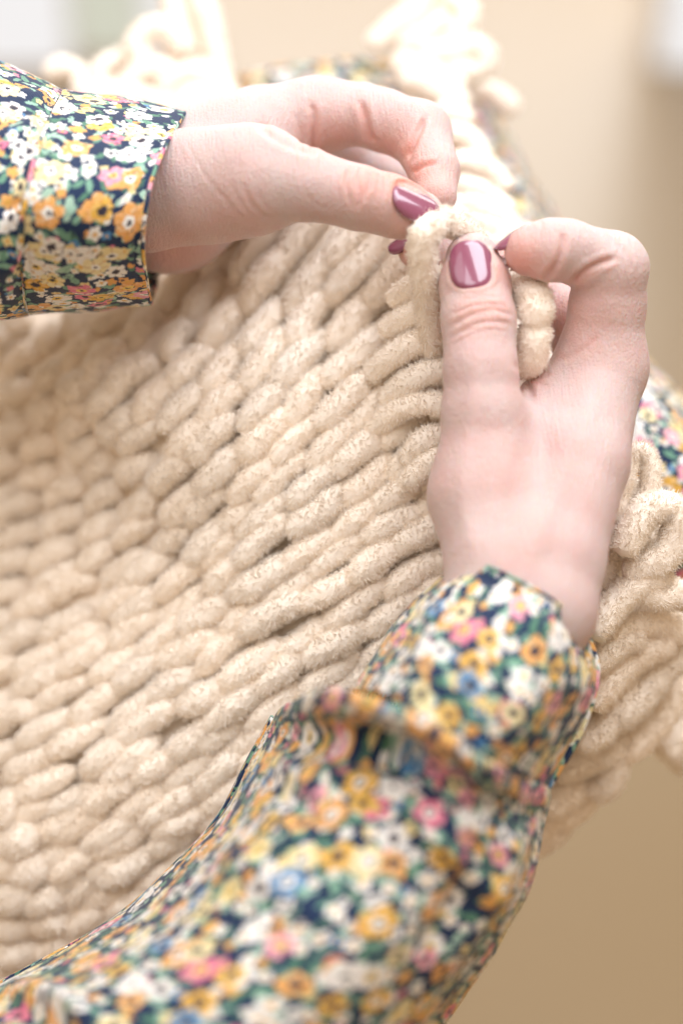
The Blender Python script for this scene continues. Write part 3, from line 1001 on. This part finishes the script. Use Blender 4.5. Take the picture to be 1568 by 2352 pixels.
LEFT = dict(
    palm=[[(60, 470, 0, 120), (330, 450, 0, 122), (430, 430, 2, 122), (560, 410, 10, 116)],
          [(60, 420, -20, 120), (340, 390, -18, 120), (450, 345, -20, 104), (600, 290, -26, 86), (725, 262, -28, 82)],
          [(60, 480, -30, 120), (360, 490, -28, 108), (430, 500, -34, 104), (560, 420, -52, 96), (720, 310, -52, 82)],
          [(380, 530, -34, 92), (460, 490, -60, 92), (600, 420, -76, 86), (700, 340, -76, 74)],
          [(480, 500, -74, 76), (620, 440, -96, 68)],
          [(560, 330, -20, 92), (660, 320, -40, 84)]],
    fingers=[([(500, 430, 8, 112), (610, 415, 16, 106), (700, 424, 20, 80), (760, 438, 20, 70), (822, 454, 19, 70), (890, 470, 17, 66), (925, 482, 16, 62), (968, 486, 13, 46)], 8.0),
             ([(725, 264, -28, 84), (830, 262, -26, 72), (880, 276, -24, 72), (962, 306, -18, 76), (996, 392, -8, 58), (1000, 448, -2, 50)], 6.0),
             ([(725, 305, -52, 80), (850, 372, -58, 56), (930, 428, -46, 50), (975, 470, -32, 44)], 5.0),
             ([(700, 345, -76, 72), (810, 420, -84, 52), (880, 470, -74, 46), (930, 500, -58, 42)], 5.0),
             ([(630, 430, -96, 64), (730, 470, -104, 48), (800, 490, -98, 42), (850, 505, -86, 38)], 5.0)],
    creases=[([(590, 285), (625, 312), (668, 336), (720, 352)], .7, 8, .30), ([(600, 262), (612, 290), (620, 312)], .3, 6, .20),
             ([(716, 238), (722, 268), (720, 310), (716, 350)], .9, 7, .50), ([(832, 232), (838, 268), (846, 305), (858, 330)], 1.1, 8, .55),
             ([(822, 228), (830, 250), (834, 275)], .35, 5, .3), ([(976, 268), (962, 300), (946, 335), (932, 362)], 1.2, 7, .60),
             ([(946, 398), (968, 382), (1002, 374)], .8, 6, .50), ([(680, 262), (690, 300), (692, 335)], .3, 6, .2),
             ([(806, 384), (796, 412), (800, 445), (806, 472)], .5, 5, .30), ([(826, 382), (822, 415), (826, 450), (820, 478)], .5, 5, .30), ([(846, 392), (846, 425), (836, 455)], .4, 5, .26),
             ([(780, 400), (776, 430), (782, 460)], .25, 5, .14), ([(792, 395), (786, 425), (790, 455)], .2, 3.2, .1), ([(814, 384), (809, 415), (814, 448), (812, 470)], .22, 3.2, .1), ([(836, 388), (834, 420), (832, 450)], .2, 3.2, .1), ([(864, 402), (866, 430), (858, 460)], .18, 3.5, .08), ([(530, 420), (556, 470), (592, 505)], .16, 4, .05), ([(430, 330), (470, 400), (520, 460)], .14, 5, .03), ([(700, 440), (720, 465), (752, 480)], .14, 4, .04), ([(560, 430), (578, 470), (610, 500), (655, 503)], .45, 7, .14), ([(505, 440), (545, 490), (590, 515)], .22, 6, .08),
             ([(545, 445), (570, 490), (600, 510)], .25, 5, .10), ([(590, 440), (610, 475), (640, 495)], .22, 6, .08)],
    pads=[(780, 310, 60, .34, 0), (700, 320, 60, .16, 0), (900, 330, 55, .28, 0), (990, 410, 60, .26, 0), (820, 430, 60, .12, .3), (400, 590, 80, .34, 0), (870, 500, 60, .14, 0),
          (560, 520, 80, .10, 0), (890, 380, 60, .4, 0), (940, 520, 40, .3, 0), (480, 470, 90, .06, .4), (930, 420, 50, .2, 0)],
    nails=[nail((957, 455, 27), (0, 1, 0), (1, -.16, -.12), (.10, .60, .8), 11.2, 13.8, 'thumbnail', .45, .22)],
)

person = empty('person', Vector(W(D((1100, 1500, -40)))),
               'person in a navy floral cotton dress with mauve nails, knitting cream yarn by hand', 'person')
build_hand('hand', RIGHT, person, 'hand reaching up from the bottom, thumb on top, yarn running between thumb and fingers')
build_hand('hand', LEFT, person, 'hand reaching in from the side, thumb and fingertip pinching the yarn loop')

# ------------------------------------------------------------------ dress: sleeves, cuffs, skirt
def loft(name, rings, parent, nu=90, nv=110, thick=.55, folds=(), noise=.5, uvoff=(0, 0), mat=None, closed=True, nscale=22.0):
    """cloth tube through rings of control points (grid x, grid y, depth); UVs in mm"""
    R = np.array([ring_spline(D(np.array(r, float)), nv) if closed else catmull(D(np.array(r, float)), nv) for r in rings])
    S = catmull(R.reshape(len(R), -1), nu).reshape(nu, nv, 3)
    du = np.gradient(S, axis=0)
    if closed:
        dv = np.roll(S, -1, 1) - np.roll(S, 1, 1)
    else:
        dv = np.gradient(S, axis=1)
    nr = unit(np.cross(du, dv))
    c = S.mean(1, keepdims=True)
    if ((S - c) * nr).sum(-1).mean() < 0: nr = -nr
    x, y = invD(S)
    disp = noise * vnoise(S / nscale + uvoff[0]) + noise * .4 * vnoise(S / (nscale * .4) + 5 + uvoff[0])
    fr = np.clip(nr[..., 2] * 3 + .6, 0, 1)
    for line, amp, sig in folds:
        d, al = polydist(x.ravel(), y.ravel(), line)
        fade = np.clip(np.minimum(al, 1 - al) * 5 + .1, 0, 1)
        disp += (amp * np.exp(-(d / sig) ** 2) * fade).reshape(x.shape) * fr
    S = S + nr * disp[..., None]
    lu = np.r_[0, np.cumsum(np.linalg.norm(np.diff(S, axis=0), axis=-1).mean(1))]
    seg = np.linalg.norm(np.diff(S, axis=1), axis=-1).mean(0)
    lv = np.r_[0, np.cumsum(seg)]
    n2 = nv
    if closed:                                   # repeat the first column so the print has a clean seam behind
        S = np.concatenate([S, S[:, :1]], 1); nr = np.concatenate([nr, nr[:, :1]], 1)
        lv = np.r_[lv, lv[-1] + np.linalg.norm(S[:, -1] - S[:, -2], axis=-1).mean()]
        n2 = nv + 1
    UV = np.stack([np.broadcast_to(lu[:, None], (nu, n2)) + uvoff[0], np.broadcast_to(lv[None], (nu, n2)) + uvoff[1]], -1).reshape(-1, 2)
    inn = S - nr * thick
    V = np.vstack([S.reshape(-1, 3), inn.reshape(-1, 3)])
    UV = np.vstack([UV, UV])
    i, j = np.meshgrid(np.arange(nu - 1), np.arange(n2 - 1), indexing='ij')
    a = (i * n2 + j).ravel()
    F = np.stack([a, a + 1, a + n2 + 1, a + n2], -1)
    o0 = nu * n2
    G_ = F[:, ::-1] + o0
    j = np.arange(n2 - 1)
    r0 = np.stack([j, j + o0, j + 1 + o0, j + 1], -1)
    b = (nu - 1) * n2 + j
    r1 = np.stack([b, b + 1, b + 1 + o0, b + o0], -1)
    return place(name, V, np.vstack([F, G_, r0, r1]).tolist(), mat or M_FLORAL, parent, uv=UV)

def tube(name, pts, r, parent, mat, n=60, nr=8, uvoff=0.0):
    p = catmull(D(np.array(pts, float)), n)
    T = unit(np.gradient(p, axis=0))
    A = unit(np.cross(T, np.array([.2, .3, 1.0])))
    B = np.cross(T, A)
    th = np.linspace(0, 2 * np.pi, nr, endpoint=False)
    V = (p[:, None] + (A[:, None] * np.cos(th)[None, :, None] + B[:, None] * np.sin(th)[None, :, None]) * r).reshape(-1, 3)
    F = [(i * nr + j, i * nr + (j + 1) % nr, (i + 1) * nr + (j + 1) % nr, (i + 1) * nr + j) for i in range(n - 1) for j in range(nr)]
    F += [tuple(range(nr))[::-1], tuple((n - 1) * nr + k for k in range(nr))]
    L = np.r_[0, np.cumsum(np.linalg.norm(np.diff(p, axis=0), axis=1))]
    UV = np.stack([np.repeat(L, nr), np.tile(th * r, n)], -1) + uvoff
    return place(name, V, F, mat, parent, uv=UV)

# order of ring points: top, top-front, front, bottom-front, bottom, bottom-back, back, top-back
cuffE = [(430, 250, -14), (380, 335, 18), (342, 440, 32), (328, 570, 25), (345, 694, -10), (360, 668, -46), (395, 480, -70), (425, 330, -58)]
cuffM = [(290, 222, -14), (240, 330, 26), (207, 450, 42), (190, 580, 33), (205, 706, -8), (220, 680, -48), (250, 480, -72), (280, 310, -58)]
cuffS = [(150, 204, -14), (98, 310, 28), (64, 430, 44), (48, 565, 35), (66, 714, -8), (80, 690, -50), (110, 480, -74), (140, 300, -60)]
body1 = [[(146, 208, -14), (93, 313, 26), (59, 432, 42), (43, 565, 33), (60, 712, -8), (75, 690, -44), (105, 480, -72), (135, 302, -58)],
         [(100, 182, -12), (40, 300, 28), (5, 430, 41), (-10, 570, 40), (10, 722, 8), (30, 700, -50), (60, 480, -80), (90, 280, -64)],
         [(0, 138, -14), (-60, 280, 32), (-90, 420, 47), (-100, 570, 46), (-90, 735, 10), (-70, 700, -55), (-50, 480, -88), (-10, 250, -70)],
         [(-160, 90, -16), (-220, 250, 36), (-250, 420, 52), (-260, 580, 50), (-250, 760, 10), (-230, 720, -60), (-210, 480, -95), (-170, 220, -76)]]
sleeve_l = loft('sleeve', body1, person, folds=[([(0, 640), (40, 560), (62, 500)], 2.2, 16), ([(0, 330), (50, 300), (90, 280)], 1.6, 18), ([(0, 480), (30, 470), (60, 455)], -1.6, 14),
                                              ([(-20, 200), (60, 215), (120, 225)], 1.2, 14)], noise=.7, uvoff=(7, 3))
sleeve_l['label'] = 'sleeve entering from the side, above the knit'
cuff_l = loft('cuff', [cuffE, cuffM, cuffS], sleeve_l, nu=130, thick=1.1, noise=.7, nscale=15, uvoff=(40, 9),
              folds=[([(150, 640), (230, 660), (330, 650)], 1.0, 22), ([(330, 700), (200, 690), (80, 700)], -.8, 20), ([(408, 262), (362, 340), (324, 442), (311, 570), (326, 690)], -.55, 4.5), ([(160, 230), (113, 315), (80, 432), (64, 565), (80, 700)], -.5, 4.5), ([(240, 300), (220, 400), (230, 500)], .9, 22)])
tube('seam', [(150, 207, -13), (99, 311, 28.6), (65, 430, 44.8), (49, 565, 35.8), (66, 705, -5)], .75, cuff_l, M_FLORAL, uvoff=31)

# sleeve coming up from the bottom; order: left, left-front, front, right-front, right, right-back, back, left-back
cE = [(1034, 1292, 22), (1098, 1296, 46), (1185, 1332, 60), (1275, 1384, 56), (1336, 1440, 26), (1320, 1452, -8), (1200, 1410, -18), (1080, 1335, -8)]
cM = [(918, 1420, 18), (985, 1415, 60), (1100, 1470, 80), (1250, 1545, 74), (1364, 1545, 30), (1335, 1570, -8), (1150, 1540, -20), (990, 1440, -8)]
cN = [(860, 1510, 16), (930, 1500, 68), (1050, 1560, 88), (1210, 1660, 80), (1330, 1668, 32), (1290, 1690, -6), (1100, 1640, -18), (940, 1540, -8)]
cS = [(812, 1590, 14), (880, 1590, 72), (1000, 1660, 90), (1150, 1760, 82), (1245, 1822, 36), (1220, 1820, -4), (1050, 1730, -16), (900, 1640, -8)]
b2 = [[(668, 1690, 4), (800, 1650, 60), (975, 1690, 76), (1125, 1780, 72), (1235, 1830, 34), (1200, 1840, -4), (950, 1770, -16), (740, 1700, -12)],
      [(640, 1640, 6), (760, 1582, 78), (965, 1640, 97), (1125, 1748, 92), (1250, 1812, 44), (1212, 1835, -4), (950, 1760, -18), (720, 1680, -14)],
      [(626, 1655, 5), (742, 1612, 80), (948, 1684, 98), (1112, 1788, 93), (1246, 1838, 44), (1208, 1850, -4), (945, 1775, -18), (715, 1695, -14)],
      [(606, 1690, 2), (728, 1690, 66), (930, 1742, 76), (1100, 1838, 82), (1234, 1880, 42), (1200, 1890, -4), (930, 1830, -18), (690, 1740, -14)],
      [(575, 1750, 2), (690, 1770, 74), (900, 1812, 84), (1085, 1905, 90), (1220, 1945, 44), (1186, 1950, -4), (900, 1900, -20), (650, 1800, -16)],
      [(505, 1880, 1), (620, 1880, 78), (840, 1920, 91.2), (1060, 2000, 87.6), (1196, 2040, 46), (1160, 2050, -4), (850, 2010, -22), (570, 1930, -18)],
      [(390, 2002, 2), (510, 2030, 79.2), (740, 2090, 97.2), (970, 2150, 90), (1126, 2165, 48), (1090, 2180, -6), (740, 2150, -24), (450, 2060, -18)],
      [(250, 2122, 4), (370, 2170, 79.2), (600, 2250, 102), (850, 2310, 93.6), (1030, 2300, 50), (990, 2330, -8), (600, 2320, -26), (320, 2180, -18)],
      [(0, 2262, 8), (130, 2330, 79.2), (380, 2460, 106.8), (680, 2520, 97.2), (900, 2450, 52), (850, 2520, -10), (400, 2520, -28), (80, 2330, -18)],
      [(-300, 2400, 10), (-150, 2520, 79.2), (150, 2700, 110.4), (480, 2760, 99.6), (720, 2660, 52), (660, 2740, -12), (150, 2760, -30), (-200, 2500, -20)]]
sleeve_r = loft('sleeve', b2, person, nu=170, nv=150, noise=1.0, nscale=24, uvoff=(120, 60),
                folds=[([(640, 1700), (760, 1700), (880, 1720), (980, 1770)], -4.5, 40), ([(900, 1850), (1040, 1960), (1130, 2080)], 2.4, 34), ([(600, 1780), (700, 1860), (760, 1960)], -2.2, 34),
                       ([(1180, 1900), (1120, 2050), (980, 2250)], 3.0, 26), ([(1080, 1880), (1060, 2040), (960, 2220)], -2.6, 30), ([(500, 1960), (640, 2040), (760, 2160)], 1.8, 40),
                       ([(0, 2280), (120, 2290), (220, 2340)], 4.0, 26), ([(20, 2320), (120, 2340), (180, 2380)], -4.0, 22)])
sleeve_r['label'] = 'blurred sleeve filling the bottom of the picture, nearest the camera'
cuff_r = loft('cuff', [cE, cM, cN, cS], sleeve_r, nu=150, nv=150, thick=1.1, noise=.9, nscale=16, uvoff=(200, 90),
              folds=[([(1200, 1400), (1290, 1500), (1300, 1620)], 1.6, 36), ([(960, 1380), (930, 1470), (880, 1560)], -1.2, 22), ([(1022, 1312), (1092, 1318), (1178, 1354), (1266, 1406), (1326, 1464)], -.6, 5.5), ([(1060, 1420), (1090, 1500), (1050, 1590)], 1.3, 26), ([(1150, 1440), (1180, 1560), (1150, 1680)], -1.3, 24)])
tube('hem', [(430, 250, -14), (380, 335, 18.3), (342, 440, 32.3), (328, 570, 25.3), (345, 694, -10)], .65, cuff_l, M_FLORAL, uvoff=52)
tube('hem', [(1034, 1292, 22), (1098, 1296, 46.5), (1185, 1332, 60.5), (1275, 1384, 56.5), (1336, 1440, 26)], .6, cuff_r, M_FLORAL, uvoff=60)
tube('hem', [(1338, 1442, 24), (1366, 1545, 27), (1332, 1670, 28), (1248, 1818, 32)], 1.5, cuff_r, M_FLORAL, uvoff=77)
tube('hem', [(630, 1648, 1), (578, 1742, -2), (502, 1884, -3), (388, 2006, -2), (248, 2126, 0), (0, 2264, 4)], 1.3, sleeve_r, M_FLORAL, uvoff=90)

# skirt over the knees, showing past the far edge and the right edge of the blanket
sk = [[(300, 330, -230), (480, 190, -195), (700, 140, -182), (900, 140, -180), (1060, 200, -186), (1130, 260, -240)],
      [(300, 500, -200), (520, 330, -165), (760, 300, -150), (980, 320, -142), (1170, 390, -148), (1235, 430, -220)],
      [(300, 760, -170), (600, 560, -130), (850, 520, -110), (1080, 500, -100), (1250, 560, -112), (1320, 600, -190)],
      [(400, 1000, -150), (700, 860, -110), (980, 780, -90), (1250, 760, -80), (1440, 800, -92), (1510, 850, -170)],
      [(500, 1300, -140), (800, 1200, -100), (1100, 1100, -70), (1380, 1000, -58), (1560, 960, -74), (1640, 980, -160)],
      [(600, 1600, -140), (900, 1500, -110), (1200, 1380, -78), (1480, 1270, -58), (1720, 1150, -66), (1820, 1140, -160)],
      [(750, 1800, -160), (1000, 1720, -140), (1280, 1560, -110), (1560, 1460, -90), (1850, 1350, -90), (1980, 1330, -180)]]
skirt = loft('skirt', sk, person, nu=120, nv=120, closed=False, noise=2.0, uvoff=(300, 10), thick=.8, nscale=30)
skirt['label'] = 'floral skirt over the knees, blurred beyond the blanket'

# ------------------------------------------------------------------ bright windows blurred far behind
M_WHITE = mat_plain('white_paint', (.82, .81, .79), .5, .4, ((.86, .85, .83), 6))
def mat_glow(name, color, strength):
    g = N(name)
    tc = g.n('ShaderNodeTexCoord').outputs['Object']
    nz = g.noise(tc, 3.0, 2).outputs[0]
    g.put(g.b.inputs['Emission Color'], g.mix(g.math('MULTIPLY', nz, .15), (*color, 1), (1, 1, 1, 1)))
    g.b.inputs['Emission Strength'].default_value = strength
    g.b.inputs['Base Color'].default_value = (.1, .1, .1, 1)
    return g.m
M_DAY = mat_glow('daylight_pane', (.93, .92, .93), .75)
M_GARDEN = mat_glow('garden_pane', (.66, .68, .55), .72)
win = bpy.data.objects.new('window', None); col.objects.link(win)
win.location = (-.7, 1.34, 0); win['kind'] = 'structure'
box('frame', (-1.3, 1.33, .0), (-.13, 1.40, .9), M_WHITE, win)
box('pane', (-1.25, 1.318, .005), (-.262, 1.329, .86), M_DAY, win)
box('pane', (-.250, 1.318, .022), (-.192, 1.329, .86), M_GARDEN, win)
box('pane', (-.182, 1.318, .005), (-.135, 1.329, .86), M_DAY, win)
win2 = bpy.data.objects.new('window', None); col.objects.link(win2)
win2.location = (.7, 1.34, 0); win2['kind'] = 'structure'
box('frame', (.296, 1.33, .0), (1.2, 1.40, .9), M_WHITE, win2)
box('pane', (.306, 1.318, .005), (1.1, 1.329, .86), M_DAY, win2)
